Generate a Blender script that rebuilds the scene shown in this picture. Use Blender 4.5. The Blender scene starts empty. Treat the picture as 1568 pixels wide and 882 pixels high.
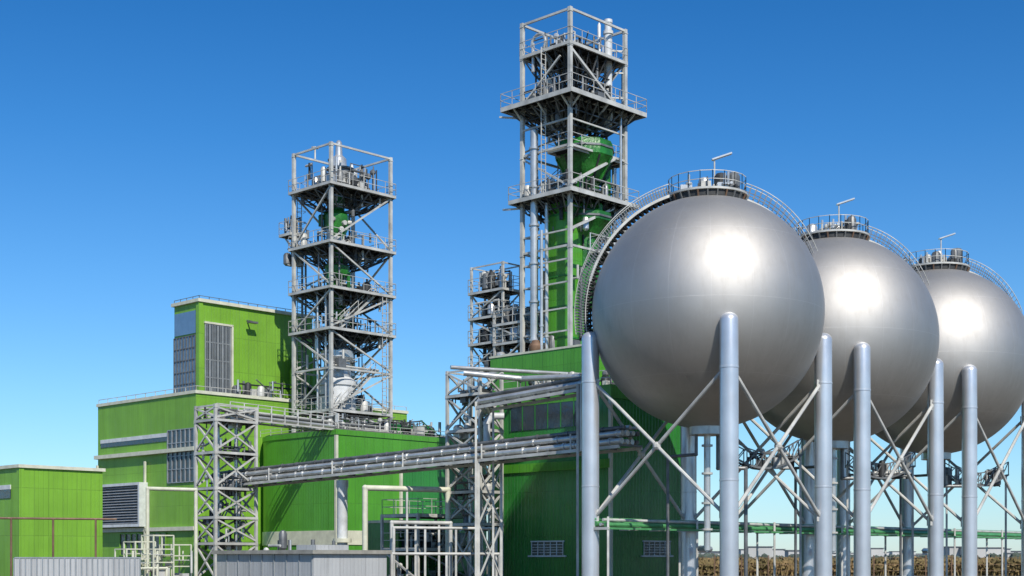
import bpy, math, random
from mathutils import Vector, Matrix
random.seed(7)
F=2177.8; CH=1.7; TH=math.radians(46)
ux,uy=math.cos(TH),math.sin(TH); vx,vy=-math.sin(TH),math.cos(TH)
scene=bpy.context.scene

# ------------------------------------------------------------ materials
MATS={}
def newmat(name):
    m=bpy.data.materials.new(name); m.use_nodes=True
    MATS[name]=m
    nt=m.node_tree; b=nt.nodes['Principled BSDF']
    return m,nt,b
def N(nt,t,**k):
    n=nt.nodes.new(t)
    for a,v in k.items(): setattr(n,a,v)
    return n
def math_(nt,op,a,b=None,c=None):
    n=N(nt,'ShaderNodeMath',operation=op)
    for i,v in enumerate((a,b,c)):
        if v is None: continue
        if isinstance(v,(int,float)): n.inputs[i].default_value=v
        else: nt.links.new(v,n.inputs[i])
    return n.outputs[0]
def mixc(nt,fac,a,b,mode='MIX'):
    n=N(nt,'ShaderNodeMix',data_type='RGBA',blend_type=mode)
    if isinstance(fac,(int,float)): n.inputs[0].default_value=fac
    else: nt.links.new(fac,n.inputs[0])
    for i,v in ((6,a),(7,b)):
        if isinstance(v,tuple): n.inputs[i].default_value=(*v,1)
        else: nt.links.new(v,n.inputs[i])
    return n.outputs[2]
def noise(nt,vec,scale,detail=4,rough=.55,sc=(1,1,1)):
    mp=N(nt,'ShaderNodeMapping'); mp.inputs['Scale'].default_value=sc
    nt.links.new(vec,mp.inputs[0])
    n=N(nt,'ShaderNodeTexNoise'); n.inputs['Scale'].default_value=scale
    n.inputs['Detail'].default_value=detail; n.inputs['Roughness'].default_value=rough
    nt.links.new(mp.outputs[0],n.inputs[0]); return n.outputs[0]
def maprange(nt,v,a,b,c,d):
    n=N(nt,'ShaderNodeMapRange'); nt.links.new(v,n.inputs[0])
    for i,x in enumerate((a,b,c,d)): n.inputs[i+1].default_value=x
    return n.outputs[0]
def mat_simple(name,col,rough=.5,metal=0.,var=.25,scale=1.5,spec=.5,dirt=None,bump=0):
    m,nt,b=newmat(name)
    tc=N(nt,'ShaderNodeTexCoord').outputs['Object']
    n1=noise(nt,tc,scale,5); n2=noise(nt,tc,scale*6,3,.6,(1,1,.3))
    f=maprange(nt,n1,.3,.75,0,1)
    dk=tuple(c*(1-var*1.6) for c in col)
    if dirt: dk=dirt
    c=mixc(nt,f,col,dk); c=mixc(nt,maprange(nt,n2,.5,.8,0,var),c,tuple(x*.5 for x in col))
    nt.links.new(c,b.inputs['Base Color'])
    nt.links.new(maprange(nt,n2,.2,.8,rough*.8,min(1,rough*1.25)),b.inputs['Roughness'])
    b.inputs['Metallic'].default_value=metal
    b.inputs['Specular IOR Level'].default_value=spec
    if bump:
        bp=N(nt,'ShaderNodeBump'); bp.inputs['Strength'].default_value=bump; bp.inputs['Distance'].default_value=.25
        nt.links.new(math_(nt,'ADD',n1,n2),bp.inputs['Height']); nt.links.new(bp.outputs[0],b.inputs['Normal'])
    return m
def mat_clad(name,col,rough=.45,rib=.35,seam=3.2,depth=.5,spec=.5,var=.17):
    m,nt,b=newmat(name)
    tc=N(nt,'ShaderNodeTexCoord').outputs['Object']
    sp=N(nt,'ShaderNodeSeparateXYZ'); nt.links.new(tc,sp.inputs[0])
    s=math_(nt,'ADD',sp.outputs[0],sp.outputs[1])
    ribv=math_(nt,'ABSOLUTE',math_(nt,'SINE',math_(nt,'MULTIPLY',s,math.pi/rib)))
    ribl=maprange(nt,ribv,0,.25,0,1)
    sz=math_(nt,'FRACT',math_(nt,'DIVIDE',sp.outputs[2],seam))
    seaml=math_(nt,'LESS_THAN',sz,.05/seam)
    ss=math_(nt,'FRACT',math_(nt,'DIVIDE',s,1.05))
    seamv=math_(nt,'LESS_THAN',ss,.045)
    sm=math_(nt,'MAXIMUM',seaml,seamv)
    pid=math_(nt,'ADD',math_(nt,'FLOOR',math_(nt,'DIVIDE',s,1.05)),math_(nt,'MULTIPLY',math_(nt,'FLOOR',math_(nt,'DIVIDE',sp.outputs[2],seam)),17.3))
    wn=N(nt,'ShaderNodeTexWhiteNoise',noise_dimensions='1D'); nt.links.new(pid,wn.inputs['W'])
    n1=noise(nt,tc,.25,5,.6); n2=noise(nt,tc,1.4,5,.6,(1,1,.12)); n4=noise(nt,tc,.6,6,.65,(1,1,.35))
    c=mixc(nt,maprange(nt,n1,.3,.7,0,1),col,tuple(x*(1-var*1.5) for x in col))
    c=mixc(nt,maprange(nt,wn.outputs[0],0,1,0,.18),c,tuple(x*.5 for x in col))
    c=mixc(nt,maprange(nt,n2,.48,.8,0,.38),c,tuple(x*.45 for x in col))
    c=mixc(nt,maprange(nt,n4,.52,.8,0,.3),c,tuple(x*.6+.05 for x in col))
    c=mixc(nt,math_(nt,'MULTIPLY',sm,.28),c,tuple(x*.3 for x in col))
    nt.links.new(c,b.inputs['Base Color'])
    nt.links.new(maprange(nt,n2,.2,.8,rough*.8,rough*1.3),b.inputs['Roughness'])
    bp=N(nt,'ShaderNodeBump'); bp.inputs['Strength'].default_value=depth; bp.inputs['Distance'].default_value=.04
    hh=math_(nt,'ADD',math_(nt,'SUBTRACT',ribl,sm),math_(nt,'MULTIPLY',n1,2.5))
    nt.links.new(hh,bp.inputs['Height']); nt.links.new(bp.outputs[0],b.inputs['Normal'])
    b.inputs['Specular IOR Level'].default_value=spec
    return m
mat_clad('lime_cladding',(.215,.47,.04),.42)
mat_clad('green_cladding',(.095,.37,.03),.30)
mat_clad('deep_green_cladding',(.034,.255,.04),.25,spec=.6)
mat_clad('white_ribbed_cladding',(.50,.515,.52),.5,rib=.3,var=.12)
mat_simple('green_vessel_paint',(.03,.24,.03),.34,0,.5,.8,bump=.35)
mat_simple('galvanised_steel',(.66,.655,.61),.5,.12,.3,.9)
mat_simple('cream_trim',(.70,.70,.55),.55,0,.18)
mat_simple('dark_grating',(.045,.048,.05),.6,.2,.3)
mat_simple('mid_steel',(.22,.23,.235),.5,.4,.35)
mat_simple('bright_pipe',(.72,.73,.72),.32,.55,.28,.7)
mat_simple('post_steel',(.72,.74,.77),.33,.6,.14,.5)
mat_simple('white_drum',(.74,.76,.76),.4,.05,.2)
mat_simple('rusty_pipe',(.22,.13,.08),.6,.1,.3)
mat_simple('green_pipe',(.10,.36,.13),.4,.1,.25)
mat_simple('roof_gravel',(.16,.16,.15),.9,0,.3)
mat_simple('louvre_grey',(.38,.41,.43),.4,.3,.2)
mat_simple('concrete',(.36,.35,.31),.85,0,.25)
mat_simple('dark_glass',(.03,.045,.06),.05,0,.1,spec=1.0,bump=.15)
mat_simple('pale_glass',(.24,.34,.44),.10,.5,.1,spec=1.0)
# sphere shell
m,nt,b=newmat('sphere_shell_steel')
tc=N(nt,'ShaderNodeTexCoord').outputs['Object']
sp=N(nt,'ShaderNodeSeparateXYZ'); nt.links.new(tc,sp.inputs[0])
az=math_(nt,'ARCTAN2',sp.outputs[1],sp.outputs[0])
el=math_(nt,'ARCSINE',math_(nt,'DIVIDE',sp.outputs[2],7.02))
def line(v,per,w,off=0.):
    fr=math_(nt,'FRACT',math_(nt,'ADD',math_(nt,'DIVIDE',v,per),off))
    d=math_(nt,'ABSOLUTE',math_(nt,'SUBTRACT',fr,.5))
    return math_(nt,'LESS_THAN',d,w)
l1=line(az,math.radians(20),.0035,.3)
l2=line(el,math.radians(36),.0022,.54)
ll=math_(nt,'MULTIPLY',math_(nt,'MAXIMUM',l1,l2),math_(nt,'LESS_THAN',math_(nt,'ABSOLUTE',el),1.15))
n1=noise(nt,tc,.35,5,.6); n2=noise(nt,tc,2.2,6,.65,(1,1,.25)); n3=noise(nt,tc,14,3)
c=mixc(nt,maprange(nt,n1,.3,.7,0,1),(.515,.50,.475),(.46,.445,.42))
c=mixc(nt,maprange(nt,n2,.5,.8,0,.3),c,(.34,.32,.29))
c=mixc(nt,math_(nt,'MULTIPLY',ll,.30),c,(.75,.75,.75))
nt.links.new(c,b.inputs['Base Color'])
b.inputs['Metallic'].default_value=1.
nt.links.new(maprange(nt,math_(nt,'ADD',n2,math_(nt,'MULTIPLY',n3,.3)),.3,1.0,.585,.645),b.inputs['Roughness'])
bp=N(nt,'ShaderNodeBump'); bp.inputs['Strength'].default_value=.22; bp.inputs['Distance'].default_value=.05
nt.links.new(math_(nt,'ADD',math_(nt,'MULTIPLY',n1,.8),math_(nt,'MULTIPLY',ll,.6)),bp.inputs['Height']); nt.links.new(bp.outputs[0],b.inputs['Normal'])
# ground
m,nt,b=newmat('dry_earth')
tc=N(nt,'ShaderNodeTexCoord').outputs['Object']
n1=noise(nt,tc,.02,8,.6); n2=noise(nt,tc,1.3,6,.7)
c=mixc(nt,maprange(nt,n1,.35,.65,0,1),(.17,.13,.08),(.11,.10,.05))
c=mixc(nt,maprange(nt,n2,.4,.7,0,.6),c,(.09,.075,.05))
nt.links.new(c,b.inputs['Base Color']); b.inputs['Roughness'].default_value=.95
mat_simple('gravel',(.125,.10,.068),.95,0,.3,3)
mat_simple('dry_stalk',(.33,.22,.10),.8,0,.5,.35,dirt=(.10,.10,.035))
mat_simple('far_wall',(.6,.6,.58),.8,0,.2,.02)
mat_simple('far_tree',(.10,.13,.10),.9,0,.3,.05)

# ------------------------------------------------------------ mesh builder
class MB:
    def __init__(s): s.v=[];s.f=[];s.mi=[];s.names=[];s.cur=0
    def use(s,n):
        if n not in s.names: s.names.append(n)
        s.cur=s.names.index(n); return s
    def add(s,vs,fs):
        o=len(s.v); s.v+= [tuple(x) for x in vs]
        for f in fs: s.f.append(tuple(i+o for i in f)); s.mi.append(s.cur)
    def box(s,x0,x1,y0,y1,z0,z1):
        s.add([(x0,y0,z0),(x1,y0,z0),(x1,y1,z0),(x0,y1,z0),(x0,y0,z1),(x1,y0,z1),(x1,y1,z1),(x0,y1,z1)],
              [(0,3,2,1),(4,5,6,7),(0,1,5,4),(1,2,6,5),(2,3,7,6),(3,0,4,7)])
    def beam(s,p,q,w,h=None):
        h=h or w; p=Vector(p);q=Vector(q);d=q-p
        if d.length<1e-4: return
        d.normalize(); up=Vector((0,0,1)) if abs(d.z)<.95 else Vector((0,1,0))
        a=d.cross(up).normalized()*w/2; b_=a.cross(d).normalized()*h/2
        vs=[]
        for c in (p,q): vs+=[c-a-b_,c+a-b_,c+a+b_,c-a+b_]
        s.add(vs,[(0,1,2,3),(7,6,5,4),(0,4,5,1),(1,5,6,2),(2,6,7,3),(3,7,4,0)])
    def tube(s,p,q,r,n=8,r2=None):
        r2=r if r2 is None else r2
        p=Vector(p);q=Vector(q);d=q-p
        if d.length<1e-4: return
        d.normalize(); up=Vector((0,0,1)) if abs(d.z)<.95 else Vector((1,0,0))
        a=d.cross(up).normalized(); b_=a.cross(d).normalized(); vs=[];fs=[]
        for c,rr in ((p,r),(q,r2)):
            for i in range(n):
                t=2*math.pi*i/n; vs.append(c+(a*math.cos(t)+b_*math.sin(t))*rr)
        for i in range(n):
            j=(i+1)%n; fs.append((i,i+n,j+n,j))
        fs.append(tuple(range(n))); fs.append(tuple(range(2*n-1,n-1,-1)))
        s.add(vs,fs)
    def lathe(s,cx,cy,prof,n=20):
        vs=[];fs=[]
        for r,z in prof:
            for i in range(n):
                t=2*math.pi*i/n; vs.append((cx+r*math.cos(t),cy+r*math.sin(t),z))
        for k in range(len(prof)-1):
            for i in range(n):
                j=(i+1)%n; fs.append((k*n+i,k*n+j,(k+1)*n+j,(k+1)*n+i))
        fs.append(tuple(range(n-1,-1,-1))); fs.append(tuple((len(prof)-1)*n+i for i in range(n)))
        s.add(vs,fs)
    def ball(s,c,r,n=8,m=5):
        s.lathe(c[0],c[1],[(max(.01,r*math.sin(math.pi*k/m)),c[2]-r*math.cos(math.pi*k/m)) for k in range(m+1)],n)
    def path(s,pts,r,n=8):
        for a,b in zip(pts,pts[1:]): s.tube(a,b,r,n)
        for c in pts[1:-1]: s.ball(c,r*1.12,n,5)
    def prism(s,poly,z0,z1):
        n=len(poly); vs=[(x,y,z0) for x,y in poly]+[(x,y,z1) for x,y in poly]
        s.add(vs,[tuple(range(n-1,-1,-1)),tuple(range(n,2*n))]+[(i,(i+1)%n,(i+1)%n+n,i+n) for i in range(n)])
    def rail(s,pts,h=1.1,r=.026,step=1.3,mids=(.5,1.)):
        for a,b in zip(pts,pts[1:]):
            a=Vector(a);b=Vector(b);L=(b-a).length;k=max(1,round(L/step))
            for m_ in mids: s.beam(a+Vector((0,0,h*m_)),b+Vector((0,0,h*m_)),r*1.6)
            for i in range(k+1):
                c=a.lerp(b,i/k); s.beam(c,c+Vector((0,0,h)),r*1.6)
    def build(s,name,loc=(0,0,0),rz=0,smooth=True):
        me=bpy.data.meshes.new(name); me.from_pydata(s.v,[],s.f)
        for n in s.names: me.materials.append(MATS[n])
        me.polygons.foreach_set('material_index',s.mi)
        me.update()
        if smooth:
            me.polygons.foreach_set('use_smooth',[True]*len(me.polygons))
            try: me.set_sharp_from_angle(angle=math.radians(32))
            except Exception: me.polygons.foreach_set('use_smooth',[False]*len(me.polygons))
        ob=bpy.data.objects.new(name,me); ob.location=loc; ob.rotation_euler=(0,0,rz)
        scene.collection.objects.link(ob); return ob

# survey frame: corner of a structure located by bearing and distance
class Fr:
    def __init__(s,b,D): s.X=(b-784)*D/F; s.Y=D; s.loc=(s.X,D,0)
    def U(s,b):
        k=(b-784)/F; return (k*s.Y-s.X)/(ux-k*uy)
    def V(s,b):
        k=(b-784)/F; return (k*s.Y-s.X)/(vx-k*vy)
    def z(s,e): return CH+(855-e)*s.Y/F
    def build(s,mb,name): return mb.build(name,s.loc,TH)

def deck(mb,x0,x1,y0,y1,z,over=0,rails=True,dens=.9,depth=.24):
    x0-=over;x1+=over;y0-=over;y1+=over
    mb.use('dark_grating'); mb.box(x0,x1,y0,y1,z-.05,z)
    k=int((x1-x0)/dens)
    for i in range(1,k): 
        x=x0+(x1-x0)*i/k; mb.box(x-.04,x+.04,y0+.1,y1-.1,z-.05-depth*.7,z-.055)
    k=int((y1-y0)/(dens*1.8))
    mb.use('mid_steel')
    for i in range(1,k):
        y=y0+(y1-y0)*i/k; mb.box(x0+.1,x1-.1,y-.05,y+.05,z-.06-depth,z-.056)
    mb.use('galvanised_steel')
    for a,b in (((x0,y0),(x1,y0)),((x1,y0),(x1,y1)),((x1,y1),(x0,y1)),((x0,y1),(x0,y0))):
        mb.beam((*a,z-depth/2-.02),(*b,z-depth/2-.02),.08,depth)
    if rails: mb.rail([(x0,y0,z),(x1,y0,z),(x1,y1,z),(x0,y1,z),(x0,y0,z)])

def soffit(mb,x0,x1,y0,y1,z,h,rnd,n=5,core=.45):
    """dark truss-work and service pipes hung below a deck"""
    cx,cy=(x0+x1)/2,(y0+y1)/2
    def ins(x,y,s): return (cx+(x-cx)*s,cy+(y-cy)*s)
    per=[]
    for i in range(n): per.append((x0+(x1-x0)*i/n,y0))
    for i in range(n): per.append((x1,y0+(y1-y0)*i/n))
    for i in range(n): per.append((x1-(x1-x0)*i/n,y1))
    for i in range(n): per.append((x0,y1-(y1-y0)*i/n))
    L=len(per)
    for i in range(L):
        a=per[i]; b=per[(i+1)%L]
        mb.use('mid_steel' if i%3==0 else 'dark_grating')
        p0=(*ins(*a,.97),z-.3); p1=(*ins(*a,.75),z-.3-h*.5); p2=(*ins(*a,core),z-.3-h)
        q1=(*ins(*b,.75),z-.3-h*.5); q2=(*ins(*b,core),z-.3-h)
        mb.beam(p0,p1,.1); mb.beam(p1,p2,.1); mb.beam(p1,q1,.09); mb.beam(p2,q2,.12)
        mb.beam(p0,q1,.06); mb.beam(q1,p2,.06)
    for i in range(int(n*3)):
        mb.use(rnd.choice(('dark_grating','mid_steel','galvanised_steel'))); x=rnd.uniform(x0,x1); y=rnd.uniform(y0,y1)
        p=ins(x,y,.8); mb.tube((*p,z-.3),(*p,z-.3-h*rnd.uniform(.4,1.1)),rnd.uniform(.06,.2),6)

def lattice(mb,a,b,z0,z1,levels,w=.28,brace='x',bw=.12,mat='galvanised_steel',top=True):
    mb.use(mat)
    C=[(0,0),(a,0),(a,b),(0,b)]
    for x,y in C:
        mb.box(x-w/2,x+w/2,y-w/2,y+w/2,z0,z1)
    zs=sorted(set([z0]+list(levels)+([z1] if top else [])))
    F4=[(C[0],C[1]),(C[0],C[3]),(C[1],C[2]),(C[3],C[2])]
    for z in zs[1:]:
        for p,q in F4: mb.beam((*p,z-w*.45),(*q,z-w*.45),w*.5,w*.6)
        for x,y in C: mb.box(x-w*.62,x+w*.62,y-w*.62,y+w*.62,z-w*1.3,z-w*1.1)
    for i in range(len(zs)-1):
        lo,hi=zs[i]+.1,zs[i+1]-w
        if hi-lo<1 or (i==len(zs)-2 and top and brace!='X'): 
            if brace!='X' : continue
        for k,(p,q) in enumerate(F4):
            if brace in 'xX': mb.beam((*p,lo),(*q,hi),bw); mb.beam((*q,lo),(*p,hi),bw)
            elif brace=='/':
                if (i+k)%2: mb.beam((*p,lo),(*q,hi),bw*1.2)
                else: mb.beam((*q,lo),(*p,hi),bw*1.2)

def clutter(mb,x0,x1,y0,y1,z0,z1,n,rnd,mats=('galvanised_steel','mid_steel','bright_pipe','mid_steel','dark_grating')):
    for i in range(n):
        mb.use(rnd.choice(mats)); x=rnd.uniform(x0,x1);y=rnd.uniform(y0,y1);z=rnd.uniform(z0,z1);t=rnd.random(); r=rnd.uniform(.05,.14)
        if t<.25:
            h=rnd.uniform(.6,max(.7,(z1-z0))); a=max(z0,min(z,z1-h)); mb.tube((x,y,a),(x,y,a+h),r,6)
        elif t<.45:
            q=rnd.uniform(x0,x1); y2=rnd.uniform(y0,y1); mb.path([(x,y,z0),(x,y,z),(q,y,z),(q,y2,z),(q,y2,z0)],r*.8,6)
        elif t<.6:
            q=rnd.uniform(y0,y1); mb.path([(x,y,z),(x,q,z),(x,q,z1)],r*.8,6)
        elif t<.72:
            mb.ball((x,y,z),rnd.uniform(.15,.32)); mb.tube((x,y,z0),(x,y,z),.06,6)
        elif t<.84:
            s_=rnd.uniform(.2,.45); mb.box(x-s_,x+s_,y-s_*.7,y+s_*.7,z0,z0+s_*2)
        elif t<.93:
            s_=rnd.uniform(.25,.45);h=rnd.uniform(.7,1.3); mb.lathe(x,y,[(s_*.5,z0),(s_,z0+.15),(s_,z0+h),(s_*.7,z0+h+.18),(.05,z0+h+.25)],10)
        else:
            mb.beam((x,y,z0),(rnd.uniform(x0,x1),rnd.uniform(y0,y1),z1),.08)

def ladder(mb,x,y,z0,z1,cage=True):
    mb.use('galvanised_steel')
    mb.beam((x-.25,y,z0),(x-.25,y,z1),.06); mb.beam((x+.25,y,z0),(x+.25,y,z1),.06)
    z=z0
    while z<z1: mb.beam((x-.25,y,z),(x+.25,y,z),.04); z+=.4
    z=z0+2.2
    while cage and z<z1:
        pts=[(x+.4*math.cos(t),y-.05-.75*math.sin(t),z) for t in [math.pi*k/5 for k in range(6)]]
        for a,b in zip(pts,pts[1:]): mb.beam(a,b,.04)
        z+=1.
def stairflight(mb,x0,x1,y,z0,z1,w=.7):
    mb.use('galvanised_steel')
    for yy in (y,y+w):
        mb.beam((x0,yy,z0),(x1,yy,z1),.06,.2); mb.beam((x0,yy,z0+1),(x1,yy,z1+1),.05); mb.beam((x0,yy,z0+.5),(x1,yy,z1+.5),.04)
        for i in range(5): t=i/4; mb.beam((x0+(x1-x0)*t,yy,z0+(z1-z0)*t),(x0+(x1-x0)*t,yy,z0+(z1-z0)*t+1),.045)
    n=max(3,int(abs(z1-z0)/.25)); mb.use('mid_steel')
    for i in range(n):
        t=(i+.5)/n; mb.box(x0+(x1-x0)*t-.13,x0+(x1-x0)*t+.13,y,y+w,z0+(z1-z0)*t-.02,z0+(z1-z0)*t+.02)
def greenbulk(mb,cx,cy,z0,z1,r,rnd,n=5):
    """insulated column section with transition cone, nozzles and bends"""
    mb.use('green_vessel_paint')
    h=z1-z0
    mb.lathe(cx,cy,[(r*.6,z0),(r*.6,z0+h*.22),(r,z0+h*.4),(r,z0+h*.62),(r*.62,z0+h*.72),(r*.62,z1)],10)
    mb.use('galvanised_steel'); mb.lathe(cx,cy,[(r*.72,z0+h*.8),(r*.72,z0+h*.83)],12); mb.lathe(cx,cy,[(r*.72,z0+h*.12),(r*.72,z0+h*.15)],12)
    for k in range(n):
        t=rnd.uniform(0,6.28); z=z0+h*rnd.uniform(.2,.8); rr=r*rnd.uniform(1.1,1.6); q=r*rnd.uniform(.12,.24)
        p=(cx+rr*math.cos(t),cy+rr*math.sin(t)); mb.use('green_vessel_paint' if k%3 else 'mid_steel')
        mb.path([(cx,cy,z),(*p,z+h*.05),(*p,z+h*rnd.uniform(-.35,.4))],q,10)
    for k in range(4):
        t=rnd.uniform(0,6.28); z=z0+h*rnd.uniform(.3,.6); mb.use('galvanised_steel'); mb.tube((cx+r*.9*math.cos(t),cy+r*.9*math.sin(t),z),(cx+r*1.25*math.cos(t),cy+r*1.25*math.sin(t),z),r*.2,10)

# ------------------------------------------------------------ storage spheres
R=7.0; CZ=16.6
def storage_sphere(name,cx,cy):
    emp=bpy.data.objects.new(name,None); scene.collection.objects.link(emp); emp.location=(cx,cy,0)
    def child(mb,n,loc=(0,0,0)):
        o=mb.build(n,loc); o.parent=emp; return o
    s=MB().use('sphere_shell_steel')
    m_=72; s.lathe(0,0,[(max(.02,R*math.sin(math.pi*k/m_)),-R*math.cos(math.pi*k/m_)) for k in range(m_+1)],144)
    o=child(s,'shell',(0,0,CZ))
    o.data.polygons.foreach_set('use_smooth',[True]*len(o.data.polygons))
    p=MB().use('post_steel'); top=15.35; rp=.53; Rp=R+.12
    ang=[math.radians(a) for a in (-88,2,92,182)]
    for a in ang:
        x,y=Rp*math.cos(a),Rp*math.sin(a)
        prof=[(rp*1.6,0),(rp*1.6,.25),(rp,.3),(rp,6.0),(rp*1.03,6.02),(rp*1.03,6.1),(rp,6.12),(rp,12.3),(rp*1.04,12.32),(rp*1.04,12.42),(rp,12.44)]
        prof+=[(max(.01,rp*math.cos(t)),top-.35+.45*math.sin(t)) for t in [math.pi/2*k/7 for k in range(8)]]
        p.lathe(x,y,prof,28)
    child(p,'support_posts')
    c=MB().use('concrete')
    for a in ang:
        x,y=Rp*math.cos(a),Rp*math.sin(a); c.lathe(x,y,[(1.2,-.2),(1.2,.12),(1.1,.16)],16)
    child(c,'footings')
    b=MB().use('galvanised_steel')
    for i in range(4):
        a0,a1=ang[i],ang[(i+1)%4]
        P=Vector((Rp*math.cos(a0),Rp*math.sin(a0),0));Q=Vector((Rp*math.cos(a1),Rp*math.sin(a1),0))
        d=(Q-P).normalized()*rp*.9; P+=d;Q-=d
        lo,hi=4.3,12.2; Z=Vector((0,0,1))
        b.tube(P+Z*lo,Q+Z*hi,.11,8); b.tube(P+Z*hi,Q+Z*lo,.11,8)
        mid=(P+Q)/2+Z*(lo+hi)/2; b.ball(mid,.25)
        for e,zz in ((P,lo),(P,hi),(Q,lo),(Q,hi)):
            b.beam(e+Z*(zz-.35),e+Z*(zz+.35),.3,.12)
    child(b,'cross_bracing')
    q=MB().use('bright_pipe')
    q.lathe(0,0,[(1.1,9.2),(1.1,9.75)],20)
    q.tube((0,0,2.2),(0,0,9.6),.2,12); q.path([(0,0,2.3),(0,3,2.3),(1,6,2.3)],.2)
    q.use('mid_steel'); q.path([(.7,.3,9.8),(.7,.3,7.2),(2.4,.3,7.2),(2.4,.3,0)],.12)
    q.path([(-.7,-.3,9.8),(-.7,-.3,8),(-2.2,1.8,8),(-2.2,1.8,0)],.1)
    q.use('galvanised_steel')
    for zz in (8.5,6.8,5,3.4): q.lathe(0,0,[(.34,zz),(.34,zz+.12)],14)
    rnd=random.Random(int(cx*10))
    for k in range(9):
        f=k/8; X0=1.6+4.6*f; z_=8.2-.9*math.sin(f*3.1)
        q.use('mid_steel').beam((X0,2.0,z_),(X0,3.2,z_),.1)
        q.beam((X0,2.0,z_),(X0,2.0,z_+1.0),.06); q.beam((X0,3.2,z_),(X0,3.2,z_+1.0),.06)
        if k<8:
            X1=1.6+4.6*(k+1)/8; z2=8.2-.9*math.sin((k+1)/8*3.1)
            for yy in (2.0,3.2): q.beam((X0,yy,z_),(X1,yy,z2),.12); q.beam((X0,yy,z_+1),(X1,yy,z2+1),.07); q.beam((X0,yy,z_),(X1,yy,z2+1),.06)
    clutter(q,1.4,6.2,2,3.2,7.3,8.6,14,rnd,('mid_steel','galvanised_steel','dark_grating'))
    for X0 in (1.6,6.2): q.use('galvanised_steel').beam((X0,2.6,0),(X0,2.6,8.2),.13)
    child(q,'bottom_pipework')
    t=MB(); z=CZ+R
    t.use('dark_grating'); t.lathe(0,0,[(2.15,z-.55),(2.3,z-.35),(2.3,z+.0)],32)
    t.use('galvanised_steel'); 
    ring=[(2.35*math.cos(2*math.pi*k/20),2.35*math.sin(2*math.pi*k/20)) for k in range(21)]
    t.lathe(0,0,[(2.45,z+.0),(2.45,z+.12)],32)
    t.rail([(x,y,z+.1) for x,y in ring],1.0,.024,.9,(.5,1.))
    for k in range(26):
        aa=2*math.pi*k/26; t.use('rusty_pipe' if k%3==0 else 'mid_steel').beam((2.2*math.cos(aa),2.2*math.sin(aa),z-.5),(2.46*math.cos(aa),2.46*math.sin(aa),z-.02),.09)
    clutter(t,-1.6,1.6,-1.6,1.6,z+.1,z+.9,34,rnd)
    t.use('bright_pipe')
    for k in range(6):
        x,y=rnd.uniform(-1.5,1.5),rnd.uniform(-1.3,1.3); t.tube((x,y,z),(x,y,z+rnd.uniform(.9,1.5)),.08,8); t.lathe(x,y,[(.2,z+.6),(.2,z+.7)],10)
    t.use('galvanised_steel'); t.tube((.5,.4,z),(.5,.4,z+2.55),.05,8)
    t.beam((.5,.4,z+2.5),(.75,.4,z+2.62),.07)
    t.use('bright_pipe').beam((.35,.4,z+2.45),(1.55,.4,z+2.85),.34,.09)
    child(t,'crown_platform')
    st=MB()
    def sph(phi,az,rad): return Vector((rad*math.sin(phi)*math.cos(az),rad*math.sin(phi)*math.sin(az),CZ+rad*math.cos(phi)))
    def stair(az0,az1,ph0,ph1,off,n,hr,step=True,hw=.45,rm='mid_steel'):
        rows=[]
        for i in range(n+1):
            f=i/n; ph=ph0+(ph1-ph0)*f; az=az0+(az1-az0)*f
            c=sph(ph,az,R+off); side=Vector((-math.sin(az),math.cos(az),0))*hw
            rows.append((c-side,c+side,c,sph(ph,az,R)))
        for i,(l,r,c,ft) in enumerate(rows):
            st.use('mid_steel')
            if step: st.beam(l,r,.28,.05)
            if i<n:
                l2,r2=rows[i+1][0],rows[i+1][1]
                st.use('galvanised_steel'); st.beam(l,l2,.06,.16); st.beam(r,r2,.06,.16)
                n0=(c-Vector((0,0,CZ))).normalized(); n1=(rows[i+1][2]-Vector((0,0,CZ))).normalized()
                k0=(n0*.75+Vector((0,0,.25))).normalized()*hr; k1=(n1*.75+Vector((0,0,.25))).normalized()*hr
                for m2 in (.5,1.):
                    st.use('galvanised_steel' if m2==1. else rm)
                    st.beam(l+k0*m2,l2+k1*m2,.04); st.beam(r+k0*m2,r2+k1*m2,.04)
                if i%2==0 or step: st.use(rm); st.beam(l,l+k0,.04); st.beam(r,r+k0,.04)
                if i%2==0: st.use('dark_grating'); st.beam(l,ft,.09); st.beam(r,ft,.09); st.beam(ft,rows[i+1][0],.08); st.beam(ft,rows[i+1][1],.08)
    stair(math.radians(184),math.radians(172),math.radians(18),math.radians(100),.38,64,.7)
    e=sph(math.radians(100),math.radians(172),R+.42)
    st.use('dark_grating'); st.box(e.x-.5,e.x+.6,e.y-.6,e.y+.6,e.z-.12,e.z-.04)
    st.use('galvanised_steel'); st.beam((e.x+.4,e.y,e.z-.1),(e.x+1.3,e.y,e.z-1.3),.1); 
    stair(math.radians(-2),math.radians(12),math.radians(17),math.radians(62),.2,34,.95,False,.3,'mid_steel')
    child(st,'access_stair')
    return emp
storage_sphere('gas_storage_sphere',11.87,86.5)
storage_sphere('gas_storage_sphere.001',22.0,97.5)
storage_sphere('gas_storage_sphere.002',32.2,108.0)

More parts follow.
